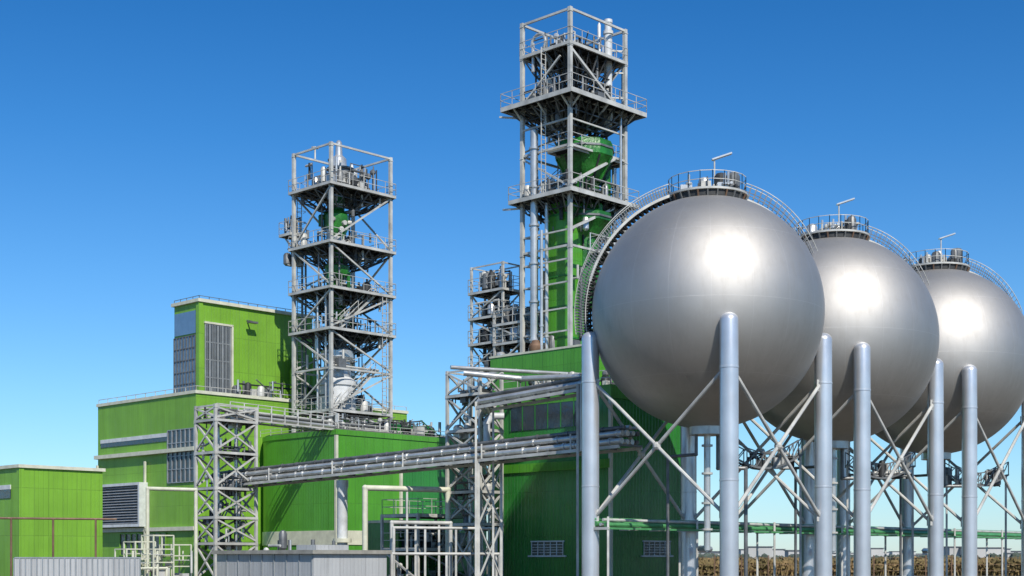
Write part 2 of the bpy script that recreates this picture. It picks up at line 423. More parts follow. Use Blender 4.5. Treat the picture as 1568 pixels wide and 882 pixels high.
# pipe run linking spheres
mb=MB(); d=Vector((.687,.727,0)); s0=Vector((5.6,85.2,0)); L=72
perp=Vector((-.727,.687,0))
for k,(o,z,r,mt) in enumerate(((0,3.72,.14,'green_pipe'),(.4,3.75,.1,'bright_pipe'),(.8,3.8,.16,'green_pipe'),(.2,4.02,.09,'galvanised_steel'),(.9,4.08,.1,'green_pipe'))):
    mb.use(mt); mb.tube(s0+perp*o+Vector((0,0,z)),s0+perp*o+d*L+Vector((0,0,z)),r,8)
i=0
while i<L:
    c=s0+d*i
    mb.use('galvanised_steel').beam(c-perp*.3+Vector((0,0,3.5)),c+perp*1.3+Vector((0,0,3.5)),.16)
    if i%9==0:
        for o in (-.2,1.2): mb.beam(c+perp*o,c+perp*o+Vector((0,0,4.2)),.13)
    i+=3
mb.use('green_pipe')
mb.beam(s0-perp*.32+Vector((0,0,3.5)),s0-perp*.32+d*L+Vector((0,0,3.5)),.1,.12)
mb.build('sphere_pipe_run')

# ------------------------------------------------------------ main left factory building
fr=Fr(300,126); mb=MB(); mb.use('lime_cladding')
lv=fr.V(150); lu=25; zt=fr.z(602)
mb.box(0,lu,0,lv,0,zt)
mb.use('cream_trim'); mb.box(-.12,lu+.1,-.12,lv+.12,zt,zt+.28)
mb.use('roof_gravel'); mb.box(.3,lu-.3,.3,lv-.3,zt+.28,zt+.30)
mb.use('galvanised_steel'); mb.rail([(0.1,lv,zt+.28),(0.1,.1,zt+.28),(lu,.1,zt+.28)],.4,.03,1.6,(1.,))
zl=fr.z(690)
mb.use('cream_trim'); mb.box(-.45,-.004,-.3,lv,zl,zl+.35); mb.box(-.3,-.004,0,lv*.98,fr.z(812),fr.z(806))
v0,v1=fr.V(258),fr.V(155); zz=fr.z(664)
mb.use('white_drum'); mb.box(-.10,-.004,v0,v1,zz,zz+.35)
mb.use('dark_glass'); mb.box(-.06,-.004,v0,v1,zz-.4,zz-.004)
def glazed_left(v0,v1,z0,z1,nv,nz,glass='dark_glass',fr_='louvre_grey',x=0):
    mb.use(glass); mb.box(x-.05,x-.004,v0,v1,z0,z1)
    mb.use(fr_)
    for i in range(nv+1):
        y=v0+(v1-v0)*i/nv; mb.box(x-.14,x-.052,y-.05,y+.05,z0,z1)
    for i in range(nz+1):
        z=z0+(z1-z0)*i/nz; mb.box(x-.12,x-.051,v0,v1,z-.04,z+.04)
def glazed_right(u0,u1,z0,z1,nu,nz,glass='dark_glass',fr_='louvre_grey',y=0):
    mb.use(glass); mb.box(u0,u1,y-.05,y-.004,z0,z1)
    mb.use(fr_)
    for i in range(nu+1):
        x=u0+(u1-u0)*i/nu; mb.box(x-.05,x+.05,y-.14,y-.052,z0,z1)
    for i in range(nz+1):
        z=z0+(z1-z0)*i/nz; mb.box(u0,u1,y-.12,y-.051,z-.04,z+.04)
glazed_left(.15,fr.V(258),fr.z(737),fr.z(655),6,4,'dark_glass')
glazed_left(fr.V(255),fr.V(185),fr.z(850),fr.z(815),8,1,'dark_glass','lime_cladding')
v0,v1=fr.V(224),fr.V(158)
z0,z1=fr.z(800),fr.z(738)
mb.use('white_drum')
mb.box(-.9,-.004,v0-.25,v0,z0,z1); mb.box(-.9,-.004,v1,v1+.25,z0,z1); mb.box(-.9,-.004,v0-.25,v1+.25,z1,z1+.25); mb.box(-.9,-.004,v0-.25,v1+.25,z0-.25,z0)
mb.use('mid_steel'); mb.box(-.5,-.3,v0,v1,z0,z1)
mb.use('louvre_grey'); k=14
for i in range(k):
    z=z0+(z1-z0)*(i+.2)/k; mb.add([(-.82,v0,z),(-.82,v1,z),(-.55,v1,z+.25),(-.55,v0,z+.25)],[(0,1,2,3)])
for b_ in (225,152): v=fr.V(b_); mb.use('cream_trim').box(-.3,-.12,v-.09,v+.09,0,fr.z(700))
# upper block
X,Y=(305-784)*131/F,131; dx,dy=X-fr.X,Y-fr.Y
bu,bv=dx*ux+dy*uy,dx*vx+dy*vy
g=Fr(305,131); ul=g.U(478); vl=g.V(267); zt2=g.z(462)
mb.use('lime_cladding')
mb.box(bu,bu+ul,bv+.0,bv+vl,zt+.3,zt2)
mb.use('cream_trim'); mb.box(bu-.25,bu+ul+.2,bv-.25,bv+vl+.2,zt2,zt2+.3)
mb.use('mid_steel'); mb.rail([(bu,bv+vl,zt2+.3),(bu,bv,zt2+.3),(bu+ul,bv,zt2+.3)],.28,.03,1.1,(1.,))
mb.use('lime_cladding'); mb.box(bu-.12,bu+.35,bv-.12,bv+.35,zt+.31,zt2-.01)
zb=g.z(512)
glazed_left(bv+.5,bv+vl-.1,zt+.5,zb,7,5,'pale_glass','mid_steel',bu)
mb.use('pale_glass'); mb.box(bu-.06,bu-.004,bv+.5,bv+vl-.1,zb+.2,g.z(474))
u1=g.U(352)
glazed_right(bu+.6,bu+u1,zt+.5,g.z(495),6,4,'dark_glass','louvre_grey',bv)
for i in range(16):
    u=bu+.6+(u1-.6)*i/16; mb.use('louvre_grey').box(u,u+.05,bv-.2,bv-.141,zt+.5,g.z(495))
mb.use('cream_trim'); mb.box(bu+u1+.1,bu+u1+.28,bv-.2,bv-.004,zt+.31,g.z(492)); mb.box(bu+.5,bu+u1+.28,bv-.2,bv-.004,g.z(494),g.z(491))
uu=bu+g.U(378); mb.use('mid_steel'); mb.beam((uu,bv,g.z(480)),(uu,bv-.8,g.z(483)),.12); mb.box(uu-.4,uu+.6,bv-1,bv-.6,g.z(486),g.z(483))
for k in range(5):
    u=bu+g.U(444+k*8); mb.use('lime_cladding').lathe(u,bv-.8,[(.5,zt+.3),(.5,zt+3.5+k%2),(.32,zt+4+k%2),(.32,g.z(530)-k*.4),(.05,g.z(520)-k*.4)],12)
rnd=random.Random(3)
clutter(mb,bu+3,lu-4,bv-3,bv-.4,zt+.3,zt+2,40,rnd)
fr.build(mb,'green_factory_building')

# ------------------------------------------------------------ small green building far left
fr=Fr(30,95); mb=MB().use('lime_cladding'); lu=fr.U(157); zt=fr.z(716)
mb.box(0,lu,0,12,0,zt)
mb.use('cream_trim'); mb.box(-.15,lu+.15,-.15,12.1,zt,zt+.22)
mb.use('white_drum'); mb.box(-.08,-.004,1.2,9,zt-1.4,zt-1.1)
mb.use('dark_glass'); mb.box(-.05,-.004,1.2,9,zt-2,zt-1.41)
mb.use('lime_cladding'); mb.box(-.06,.3,-.06,.3,0,zt-.01)
mb.use('cream_trim'); mb.box(-.2,lu+.1,-.2,-.065,0,.5)
fr.build(mb,'green_utility_building')
mb=MB().use('rusty_pipe'); y=88
zz=CH+(855-793)*y/F
mb.path([(-33.5,y,zz),((158-784)*y/F,y+3,zz)],.07)
for b in (68,10,128): x=(b-784)*y/F; mb.tube((x,y+(x+33.5)/8.2*3,0),(x,y+(x+33.5)/8.2*3,zz),.07)
mb.build('pipe_barrier')

# ------------------------------------------------------------ plinth building with rounded end
fr=Fr(515,121); mb=MB(); lv=fr.V(396); lu=fr.U(690); zt=fr.z(657); rc=5.5
poly=[(0,0),(lu,0),(lu,lv+3),(rc,lv+3)]
n=18
cx,cy=rc,lv+3-rc
poly+=[(cx+rc*math.cos(t),cy+rc*math.sin(t)) for t in [math.pi/2+math.pi/2*k/n for k in range(1,n+1)]]
mb.use('green_cladding'); mb.prism(poly,0,zt)
def off(poly,o):
    c=(lu/2,lv/2+1); return [(c[0]+(x-c[0])*(1+o),c[1]+(y-c[1])*(1+o)) for x,y in poly]
mb.use('roof_gravel'); mb.prism(off(poly,-.02),zt,zt+.1)
mb.use('cream_trim'); mb.prism(off(poly,.012),fr.z(834),fr.z(812))
mb.use('green_cladding'); mb.prism(off(poly,.012),zt-.45,zt-.02)
mb.use('cream_trim'); mb.box(-.12,.12,-.12,.12,0,zt-.5)
mb.use('deep_green_cladding'); mb.box(.55*lu,lu+.1,-.15,-.01,2,zt-2.4)
mb.use('cream_trim'); mb.box(.53*lu,.55*lu,-.2,-.01,0,zt-2.4); mb.box(.53*lu,lu+.1,-.2,-.01,zt-2.39,zt-2.2)
rnd=random.Random(11)
clutter(mb,lu*.5,lu-.5,.5,4,zt,zt+1.5,50,rnd,('mid_steel','dark_grating','green_vessel_paint','galvanised_steel'))
mb.use('green_vessel_paint'); mb.tube((lu*.55,2.2,zt+.6),(lu*.95,2.2,zt+.6),.55,14)
mb.use('lime_cladding')
mb.box(7.5,13.5,11.9,lv+8,0,zt+1.9)
clutter(mb,1,11,1,5.2,zt,zt+1.6,80,rnd)
mb.use('galvanised_steel'); mb.rail([(.2,lv,zt),(.2,.2,zt),(lu-.2,.2,zt)],.6,.025,1.5)
fr.build(mb,'green_round_end_building')

fr=Fr(640,132); mb=MB().use('deep_green_cladding')
mb.box(0,9,0,9,0,fr.z(668)); mb.use('cream_trim').box(-.1,9.1,-.1,9.1,fr.z(668),fr.z(668)+.25)
fr.build(mb,'green_process_hall')

# ------------------------------------------------------------ left process tower
fr=Fr(507,128); mb=MB(); a=fr.U(598); b=fr.V(450); zb=12.75; zt=fr.z(217)
lev=[fr.z(e) for e in (625,560,500,437,367,278)]
lattice(mb,a,b,zb,zt,lev,.28,'/',bw=.12)
rnd=random.Random(5)
for k,z in enumerate(lev):
    if k==1: continue
    deck(mb,0,a,0,b,z,.35 if k else .1,True)
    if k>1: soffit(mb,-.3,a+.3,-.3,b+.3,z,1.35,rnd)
for z,z2 in zip(lev,lev[1:]+[zt-2]):
    clutter(mb,.6,a-.6,.5,b-.5,z,min(z+1.7,z2-.3),26,rnd)
    mb.use('mid_steel')
    for j in range(4):
        x,y=rnd.uniform(.4,a-.4),rnd.uniform(.4,b-.4); mb.tube((x,y,z),(x,y,z2),rnd.uniform(.05,.11),6)
cx,cy=a*.38,b*.45
zA,zB,zC=lev[2],lev[3],lev[4]
greenbulk(mb,cx,cy,zA,zB-.2,1.0,rnd,4); greenbulk(mb,cx,cy,zB,zC-.2,1.15,rnd,5); greenbulk(mb,cx,cy,zC,lev[5]-.4,1.1,rnd,5)
z=lev[0]
mb.use('white_drum'); mb.lathe(cx,cy,[(1.7,z),(1.7,z+2.3),(1.85,z+2.4),(1.85,z+2.8),(1.3,z+3.2)],28)
mb.use('bright_pipe'); mb.lathe(cx,cy,[(1.3,z+3.2),(1.2,z+4.6),(1.5,z+5),(1.5,z+5.6),(.6,z+6.6)],28)
mb.path([(cx-2,cy-1.2,z-.0),(cx-2,cy-1.2,z+5),(cx-2,cy+.4,z+5),(cx-2,cy+.4,z+8)],.25)
z=lev[5]
mb.use('mid_steel'); mb.lathe(cx+.4,cy,[(1.6,z+.9),(1.75,z+1),(1.75,z+1.25),(1.2,z+1.3),(1.1,z+2.0),(1.3,z+2.05),(1.3,z+2.2),(.7,z+2.3)],20)
mb.use('bright_pipe'); mb.lathe(cx+.2,cy,[(.75,z+2.3),(.7,z+3.1),(.35,z+3.4),(.28,z+4.6),(.12,z+4.8)],16)
mb.use('white_drum'); mb.lathe(cx+1.6,cy-.2,[(.4,z),(.45,z+1.9),(.2,z+2.3),(.1,z+2.8)],12)
clutter(mb,.6,a-1.2,.5,b-.5,z+.3,z+2.6,80,rnd)
mb.use('galvanised_steel'); 
mb.tube((a*.35,b,zt),(a*.35,b,zt+1.2),.08,6); mb.box(a*.35-.35,a*.35+.35,b-.1,b+.1,zt+1.0,zt+1.12)
for e in (340,): 
    z=fr.z(e); deck(mb,-.2,1.6,b+.2,b+2.0,z,0,True); mb.use('galvanised_steel'); mb.beam((0,b,z-1.8),(.4,b+1.9,z-.2),.12); mb.beam((1.4,b,z-1.8),(1.4,b+1.9,z-.2),.12)
    clutter(mb,0,1.4,b+.4,b+1.8,z,z+1.6,20,rnd); clutter(mb,0,1.4,b+.2,b+1.2,z-3,z,14,rnd,('mid_steel','galvanised_steel'))
ladder(mb,.9,b+.35,zb,lev[5]); ladder(mb,a-1,-.3,lev[0],lev[3])
stairflight(mb,1.2,a-1.5,.25,lev[2],lev[3]); stairflight(mb,a-1.2,1.5,b-1,lev[3],lev[4]); stairflight(mb,1.2,a-1.6,.25,lev[0],lev[1])
mb.use('mid_steel')
for x in (1.2,1.6): mb.tube((x,b+.3,zb),(x,b+.3,lev[4]),.1,6)
for y in (1.2,2.4): mb.use('bright_pipe').tube((.35,y,zb),(.35,y,lev[3]),.09,6)
fr.build(mb,'process_tower')

# ------------------------------------------------------------ main process tower
fr=Fr(873,112); mb=MB(); a=fr.U(957); b=fr.V(800); zt=fr.z(10)
Z=fr.z
lattice(mb,a,b,0,zt,[Z(372),Z(290),Z(218),Z(143),Z(62)],.29,'n')
rnd=random.Random(21)
deck(mb,0,a,0,b,Z(62),.15); deck(mb,0,a,0,b,Z(143),1.25,depth=.36); deck(mb,0.2,a+.5,.2,b*.5,Z(218)-.1,.0); deck(mb,0,a,0,b,Z(290),.8,depth=.32)
deck(mb,a*.5,a,0,b*.4,Z(372),.2)
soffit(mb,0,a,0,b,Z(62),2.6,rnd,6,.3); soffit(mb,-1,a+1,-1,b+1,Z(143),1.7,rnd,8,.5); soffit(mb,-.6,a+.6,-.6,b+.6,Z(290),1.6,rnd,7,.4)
mb.use('galvanised_steel')
mb.beam((0,0,Z(72)),(a*.85,0,Z(140)),.2); mb.beam((0,0,Z(280)),(a*.8,0,Z(222)),.22); mb.beam((0,0,Z(350)),(a*.8,0,Z(300)),.2)
mb.beam((0,b,Z(140)),(0,b*.2,Z(80)),.14); mb.beam((0,0,Z(285)),(0,b,Z(225)),.14); mb.beam((a,0,Z(285)),(a,b,Z(225)),.14);mb.beam((a,0,Z(62)),(a,b,Z(140)),.14)
mb.beam((0,b,Z(215)),(a,b,Z(150)),.14); mb.beam((0,b,Z(130)),(a,b,Z(70)),.14)
mb.beam((0,b,Z(180)),(0,0,Z(180)),.14); mb.beam((0,0,Z(180)),(a,0,Z(180)),.12)
for x in (0,a*.5,a): mb.beam((x,0,Z(165)),(x,-1.2,Z(146)),.12)
for y in (0,b*.5,b): mb.beam((0,y,Z(165)),(-1.2,y,Z(146)),.12)
clutter(mb,.5,a-.5,.5,b-.5,Z(62),Z(62)+1.6,40,rnd)
clutter(mb,-.6,a+.6,-.6,b+.6,Z(143),Z(143)+1.4,70,rnd)
clutter(mb,.3,a-.3,.3,b-.3,Z(140),Z(100),30,rnd)
clutter(mb,-.3,a+.3,-.3,b+.3,Z(290),Z(290)+1.6,50,rnd)
clutter(mb,.3,a-.3,.3,b-.3,Z(345),Z(300),30,rnd)
clutter(mb,2.3,a-.3,.3,b*.9,Z(372),Z(372)+1.5,26,rnd)
clutter(mb,1.0,a-.3,.3,b*.9,Z(530),Z(400),40,rnd)
mb.use('green_vessel_paint')
vx0,vy0=3.9,1.9
mb.lathe(vx0,vy0,[(2.3,Z(198)),(2.45,Z(204)),(2.45,Z(222)),(2.3,Z(226)),(1.25,Z(262)),(1.25,Z(300)),(2.3,Z(312)),(2.3,Z(324)),(1.3,Z(350)),(1.3,Z(460))],10)
mb.use('mid_steel'); mb.lathe(vx0,vy0,[(2.52,Z(211)),(2.52,Z(208))],10); mb.lathe(vx0,vy0,[(2.38,Z(320)),(2.38,Z(317))],10); mb.lathe(vx0,vy0,[(1.4,Z(276)),(1.4,Z(273))],10)
for k in range(10):
    t=2*math.pi*k/10; x,y=vx0+2.35*math.cos(t),vy0+2.35*math.sin(t)
    mb.use('dark_grating' if k%2 else 'green_vessel_paint').beam((x,y,Z(224)),(vx0+1.3*math.cos(t),vy0+1.3*math.sin(t),Z(262)),.14)
for k in range(9):
    t=rnd.uniform(0,6.28); zz=Z(rnd.choice([rnd.uniform(225,265),rnd.uniform(305,350)])); rr=rnd.uniform(1.6,2.4); p=(vx0+rr*math.cos(t),vy0+rr*.8*math.sin(t))
    mb.use('green_vessel_paint' if k%3 else 'mid_steel').path([(vx0,vy0,zz),(*p,zz+.3),(*p,zz+rnd.uniform(-2.4,1.2))],rnd.uniform(.14,.3),10)
mb.use('green_vessel_paint').tube((vx0+2.1,vy0-.5,Z(345)),(vx0+2.1,vy0-.5,Z(225)),.42,12)
mb.use('green_cladding')
mb.box(.9,3.5,1.2,3.4,0,Z(300))
for e in range(320,540,48): mb.use('green_vessel_paint').box(.84,3.56,1.14,3.46,Z(e),Z(e)+.14)
for (x,y,r,t,bt) in ((.9,b-.5,.30,185,520),(-.1,b-1.4,.32,185,520),(1.9,b-1.2,.22,340,520),(1.5,b-2.2,.2,345,520),(.4,b-2.3,.16,300,530),(a-.3,.9,.2,230,480),(-.3,b-2.4,.13,345,530)):
    mb.use('bright_pipe'); mb.tube((x,y,Z(bt)-1),(x,y,Z(t)),r,14)
    for e in range(t+30,bt,60): mb.lathe(x,y,[(r*1.35,Z(e)),(r*1.35,Z(e)+.16)],14)
for e in (350,395,430,470,505): mb.use('galvanised_steel'); mb.beam((0,b,Z(e)),(2.3,b-2.4,Z(e)),.12); mb.beam((0,b,Z(e)),(0,0,Z(e)),.12)
for k,(x,y) in enumerate(((.5,b-1),(1.4,b-2),(2,b-1),(-.3,b-1.8))):
    mb.use('rusty_pipe' if k%2 else 'white_drum').lathe(x,y,[(.45,Z(535)),(.6,Z(530)),(.6,Z(524)),(.3,Z(515))],14)
mb.use('white_drum'); sx,sy=5.7,.9
mb.lathe(sx,sy,[(.34,Z(165)),(.34,Z(20)),(.42,Z(19)),(.42,Z(14)),(.3,Z(13)),(.3,Z(2)),(.36,Z(1)),(.36,Z(-4)),(.1,Z(-6))],16)
mb.lathe(sx-.9,sy+.2,[(.14,Z(60)),(.14,Z(8)),(.05,Z(4))],10)
for e in (45,80,120): mb.use('galvanised_steel').beam((sx,sy,Z(e)),(a,0,Z(e)),.1)
mb.use('bright_pipe'); c=Vector((.2,b-1.6,Z(48))); pts=[c+Vector((0,.75*math.cos(t),.75*math.sin(t))) for t in [2*math.pi*k/14 for k in range(13)]]
mb.path(pts+[Vector((.2,b-2.4,Z(95)))],.11); pts=[c+Vector((.5,.45*math.cos(t),-1.2+.55*math.sin(t))) for t in [2*math.pi*k/12 for k in range(12)]]; mb.path(pts,.09)
mb.path([(.2,b-1,Z(45)),(.2,b-1,Z(90))],.13)
mb.use('galvanised_steel'); mb.beam((0,b,Z(302)),(0,b+2.2,Z(297)),.14); mb.beam((0,b,Z(160)),(-.6,b+2,Z(152)),.14)
ladder(mb,a*.7,b+.2,Z(372),zt); ladder(mb,-.3,b*.5,Z(290),Z(62),False)
stairflight(mb,1,a-1.4,b-1,Z(290),Z(225)); stairflight(mb,a-1,1.4,b-1,Z(225),Z(143)); stairflight(mb,1,a-1.2,b-1,Z(143),Z(62))
mb.use('mid_steel').tube((a+.1,b*.4,Z(372)),(a+.1,b*.4,Z(62)),.12,8)
mb.use('bright_pipe').tube((a+.35,.5,Z(400)),(a+.35,.5,Z(60)),.14,8)
mb.use('bright_pipe').tube((a-.9,-.3,Z(290)),(a-.9,-.3,Z(150)),.1,8)
fr.build(mb,'distillation_tower')

# ------------------------------------------------------------ small lattice tower behind
fr=Fr(770,118); mb=MB(); a=fr.U(797); b=fr.V(722); Z=fr.z; zt=Z(400)
lattice(mb,a,b,0,zt,[Z(e) for e in (560,520,480,440)],.18,'/',bw=.09)
rnd=random.Random(31)
for e in (560,520,480,440): deck(mb,0,a,0,b,Z(e),.2,True,.7,.2); clutter(mb,.1,a,.3,b-.3,Z(e),Z(e)+1.7,30,rnd,('mid_steel','dark_grating','galvanised_steel','bright_pipe'))
mb.use('mid_steel'); prof=[]
for e in range(560,425,-9): prof+=[(.75,Z(e)),(.75,Z(e-5)),(.45,Z(e-5)),(.45,Z(e-9))]
prof+=[(.3,Z(418)),(.12,Z(402))]
mb.lathe(a*.45,b*.3,prof,18); mb.use('bright_pipe').lathe(a*.2,b*.15,[(.25,Z(445)),(.2,Z(415)),(.05,Z(405))],10)
mb.use('mid_steel').lathe(a*.6,b*.65,[(.4,Z(560)),(.4,Z(470)),(.2,Z(462))],14)
fr.build(mb,'scrubber_tower')
fr=Fr(800,116); mb=MB(); rnd=random.Random(8); Z=fr.z
lattice(mb,4,3.2,0,Z(470),[Z(560),Z(520),Z(490)],.16,'/',bw=.1)
for e in (560,520,490): deck(mb,0,4,0,3.2,Z(e),.1,True,.7,.2); clutter(mb,.1,3.9,.2,3,Z(e),Z(e)+1.5,30,rnd)
fr.build(mb,'valve_platform')

# ------------------------------------------------------------ central green building
fr=Fr(935,97); mb=MB(); lv=fr.V(769); lu=fr.U(1047); Z=fr.z; zt=Z(588)
mb.use('deep_green_cladding'); mb.box(0,lu,0,lv,0,zt)
mb.use('green_cladding'); mb.box(-.08,lu+.08,-.08,lv+.08,zt-.9,zt-.02)
mb.box(3.8,8.0,fr.V(900)+2.5,lv+5,0,17.2)
mb.use('cream_trim'); mb.box(3.75,8.1,fr.V(900)+2.4,lv+5.1,17.2,17.35)
mb.use('dark_glass'); mb.box(-.05,-.004,fr.V(900),fr.V(782),Z(648),Z(603))
mb.use('deep_green_cladding')
for k in range(7):
    v=fr.V(782)+(fr.V(900)-fr.V(782))*k/6; mb.box(-.08,-.052,v-.03,v+.03,Z(648),Z(603))
mb.use('green_cladding'); mb.box(-.12,-.005,.0,lv,Z(716),Z(702)); 
mb.use('cream_trim'); mb.box(-.1,.1,lv-.1,lv+.12,0,zt-1)
mb.box(-.11,.11,-.11,.11,0,zt-1)
def win(face,c0,c1,z0,z1):
    k=5
    if face=='L':
        mb.use('dark_glass'); mb.box(-.04,-.004,c0,c1,z0,z1); mb.use('white_drum')
        mb.box(-.16,-.004,c0-.3,c1+.3,z0-.12,z0-.004); mb.box(-.09,-.004,c0-.1,c1+.1,z1+.004,z1+.1)
        for i in range(k+1): y=c0+(c1-c0)*i/k; mb.box(-.08,-.042,y-.03,y+.03,z0,z1)
        for i in range(1,5): z=z0+(z1-z0)*i/5; mb.box(-.07,-.042,c0,c1,z-.02,z+.02)
    else:
        mb.use('dark_glass'); mb.box(c0,c1,-.04,-.004,z0,z1); mb.use('white_drum')
        mb.box(c0-.3,c1+.3,-.16,-.004,z0-.12,z0-.004); mb.box(c0-.1,c1+.1,-.09,-.004,z1+.004,z1+.1)
        for i in range(k+1): x=c0+(c1-c0)*i/k; mb.box(x-.03,x+.03,-.08,-.042,z0,z1)
        for i in range(1,5): z=z0+(z1-z0)*i/5; mb.box(c0,c1,-.07,-.042,z-.02,z+.02)
win('L',fr.V(863),fr.V(815),Z(850),Z(829)); win('R',fr.U(985),fr.U(1025),Z(850),Z(829))
mb.use('galvanised_steel'); mb.rail([(.1,lv,zt),(.1,.1,zt),(lu,.1,zt)],1.0,.03,1.5)
rnd=random.Random(77); clutter(mb,.4,3.4,1,lv-1,zt,zt+1.3,50,rnd)
fr.build(mb,'green_compressor_building')

# ------------------------------------------------------------ steel stair/pipe racks
def rack(name,b0,D,bl,br,e,levels,seed,w=.22,n=18):
    fr=Fr(b0,D); mb=MB(); a=fr.U(br); b=fr.V(bl); Z=fr.z
    L=[Z(x) for x in levels]
    lattice(mb,a,b,0,Z(e),L,w,'X',bw=.13)
    rnd=random.Random(seed)
    for z in L:
        deck(mb,0,a,0,b,z,.1,False,.8,.2)
        clutter(mb,.1,a-.1,.1,b-.1,z-.6,z+1.1,n,rnd)
    mb.use('bright_pipe'); mb.tube((a*.3,b*.5,0),(a*.3,b*.5,Z(e)),.14); mb.tube((a*.7,b*.4,0),(a*.7,b*.4,L[-1]),.1)
    fr.build(mb,name)
rack('steel_pipe_rack',330,112,300,392,618,(830,790,745,690,640),2)
rack('steel_pipe_rack.001',735,101,685,768,562,(800,750,700,655,600),4,.2)
# footbridge of pipes from rack to tower
mb=MB()
A=Vector((-22.6,113.5,13.2)); B=Vector((-15.2,121.8,13.0))
dd=(B-A); pp=Vector((-dd.y,dd.x,0)).normalized()
for k,(o,h,r) in enumerate(((0,0,.12),(.4,0,.16),(.8,0,.1),(1.3,0,.14),(.2,.4,.1),(.9,.4,.14),(1.4,.4,.09))):
    mb.use(('bright_pipe','galvanised_steel','mid_steel')[k%3]); mb.tube(A+pp*o+Vector((0,0,h)),B+pp*o+Vector((0,0,h)),r)
for k in range(9):
    c=A+dd*k/8; mb.use('galvanised_steel'); 
    mb.beam(c-pp*.2+Vector((0,0,-.2)),c+pp*1.6+Vector((0,0,-.2)),.12)
    for o in (-.2,1.6): mb.beam(c+pp*o+Vector((0,0,-.3)),c+pp*o+Vector((0,0,1.0)),.07)
for o in (-.2,1.6):
    mb.beam(A+pp*o+Vector((0,0,-.3)),B+pp*o+Vector((0,0,-.3)),.14); mb.beam(A+pp*o+Vector((0,0,1.0)),B+pp*o+Vector((0,0,1.0)),.06)
mb.build('pipe_footbridge')

# ------------------------------------------------------------ long pipe bridge
mb=MB(); A=Vector((-24.6,118,8.35)); B=Vector((4.74,89,9.25)); dd=B-A; B2=A+dd*1.07; dd=B2-A
pp=Vector((-dd.y,dd.x,0)).normalized(); pp=-pp if pp.y<0 else pp
U3=Vector((0,0,1))
pipes=[(-.1,-.42,.19,'bright_pipe'),(.45,-.45,.16,'galvanised_steel'),(.9,-.45,.17,'bright_pipe'),(1.4,-.45,.14,'mid_steel'),
       (-.05,.06,.17,'bright_pipe'),(.45,.08,.19,'galvanised_steel'),(1.0,.1,.15,'bright_pipe'),(1.45,.1,.15,'mid_steel'),(.15,.42,.12,'mid_steel'),(.7,.46,.14,'bright_pipe'),(1.3,.45,.1,'galvanised_steel')]
for o,h,r,mt in pipes:
    mb.use(mt).tube(A+pp*o+U3*h,B2+pp*o+U3*h,r,12)
mb.use('galvanised_steel')
for o in (-.38,1.8): mb.beam(A+pp*o-U3*.78,B2+pp*o-U3*.78,.14,.2)
k=0
rnd=random.Random(15)
while k<=22:
    c=A+dd*k/22; mb.use('mid_steel')
    mb.beam(c-pp*.38-U3*.68,c+pp*1.8-U3*.68,.12)
    if k%4==0:
        mb.use('galvanised_steel')
        mb.beam(c-pp*.38-U3*.16,c+pp*1.8-U3*.16,.1)
        for o in (-.38,1.8): mb.beam(c+pp*o-U3*.8,c+pp*o+U3*.3,.1)
    for o,h,r,mt in pipes[::2]:
        t=c+dd*rnd.uniform(.0,.04)
        if k<22: mb.use(mt).tube(t+pp*o+U3*h,t+pp*o+U3*h+dd.normalized()*.14,r*1.35,12)
    k+=1
def tres(t,w=.18):
    c=A+dd*t
    for o in (-.35,1.8):
        q=c+pp*o; mb.use('galvanised_steel').beam((q.x,q.y,0),(q.x,q.y,c.z-.8),w)
    q0=c-pp*.35;q1=c+pp*1.8
    for z0,z1 in ((.3,4),(4,7.8)):
        mb.beam((q0.x,q0.y,z0),(q1.x,q1.y,z1),.09); mb.beam((q1.x,q1.y,z0),(q0.x,q0.y,z1),.09)
for t in (.02,.72): tres(t)
c=A+dd*.36+pp*.7; mb.use('white_drum').lathe(c.x,c.y,[(.5,0),(.5,.2),(.4,.25),(.4,6.9),(.46,7.1),(.46,7.6)],18)
mb.use('cream_trim').lathe(c.x,c.y,[(.7,2.9),(.7,3.2)],18)
mb.build('pipe_bridge')
# upper pipe run, fed from the rack behind
mb=MB(); A=Vector((-2.2,95.5,12.2)); B=Vector((4.3,88.9,12.6)); dd=B-A; pp=Vector((-dd.y,dd.x,0)).normalized(); pp=-pp if pp.y<0 else pp
for o,h,r,mt in ((0,0,.2,'bright_pipe'),(.5,0,.2,'bright_pipe'),(1,0,.15,'galvanised_steel'),(.1,.38,.12,'mid_steel'),(.6,.42,.16,'bright_pipe')):
    mb.use(mt).path([Vector((-1.9+o*.5,102,12.2+h)),A+pp*o+U3*h,B+pp*o+U3*h,B+pp*o+U3*(h-4.2)],r)
for k in range(8):
    c=A+dd*k/7; mb.use('mid_steel').beam(c-pp*.3-U3*.25,c+pp*1.3-U3*.25,.12)
mb.use('galvanised_steel'); mb.beam(A-pp*.3-U3*.4,B-pp*.3-U3*.4,.12,.2); mb.beam(A+pp*1.3-U3*.4,B+pp*1.3-U3*.4,.12,.2)
for c in (A,B): 
    for o in (-.3,1.3): q=c+pp*o; mb.beam((q.x,q.y,0),(q.x,q.y,c.z),.15)
mb.build('overhead_pipe_run')
mb=MB().use('white_drum')
x=(745-784)*97/F
mb.path([(x,98,9),(x,98,11.0),(x+.4,98,11.5),(x+1.2,98,11.5)],.24,14)
mb.use('bright_pipe')
mb.path([((710-784)*99/F,99,14.6),((800-784)*99/F,99,14.2),((890-784)*96/F,96,14.0)],.2,12)
mb.path([((690-784)*99/F,99,15),((890-784)*103/F,103,15)],.14,12)
mb.build('gooseneck_pipes')

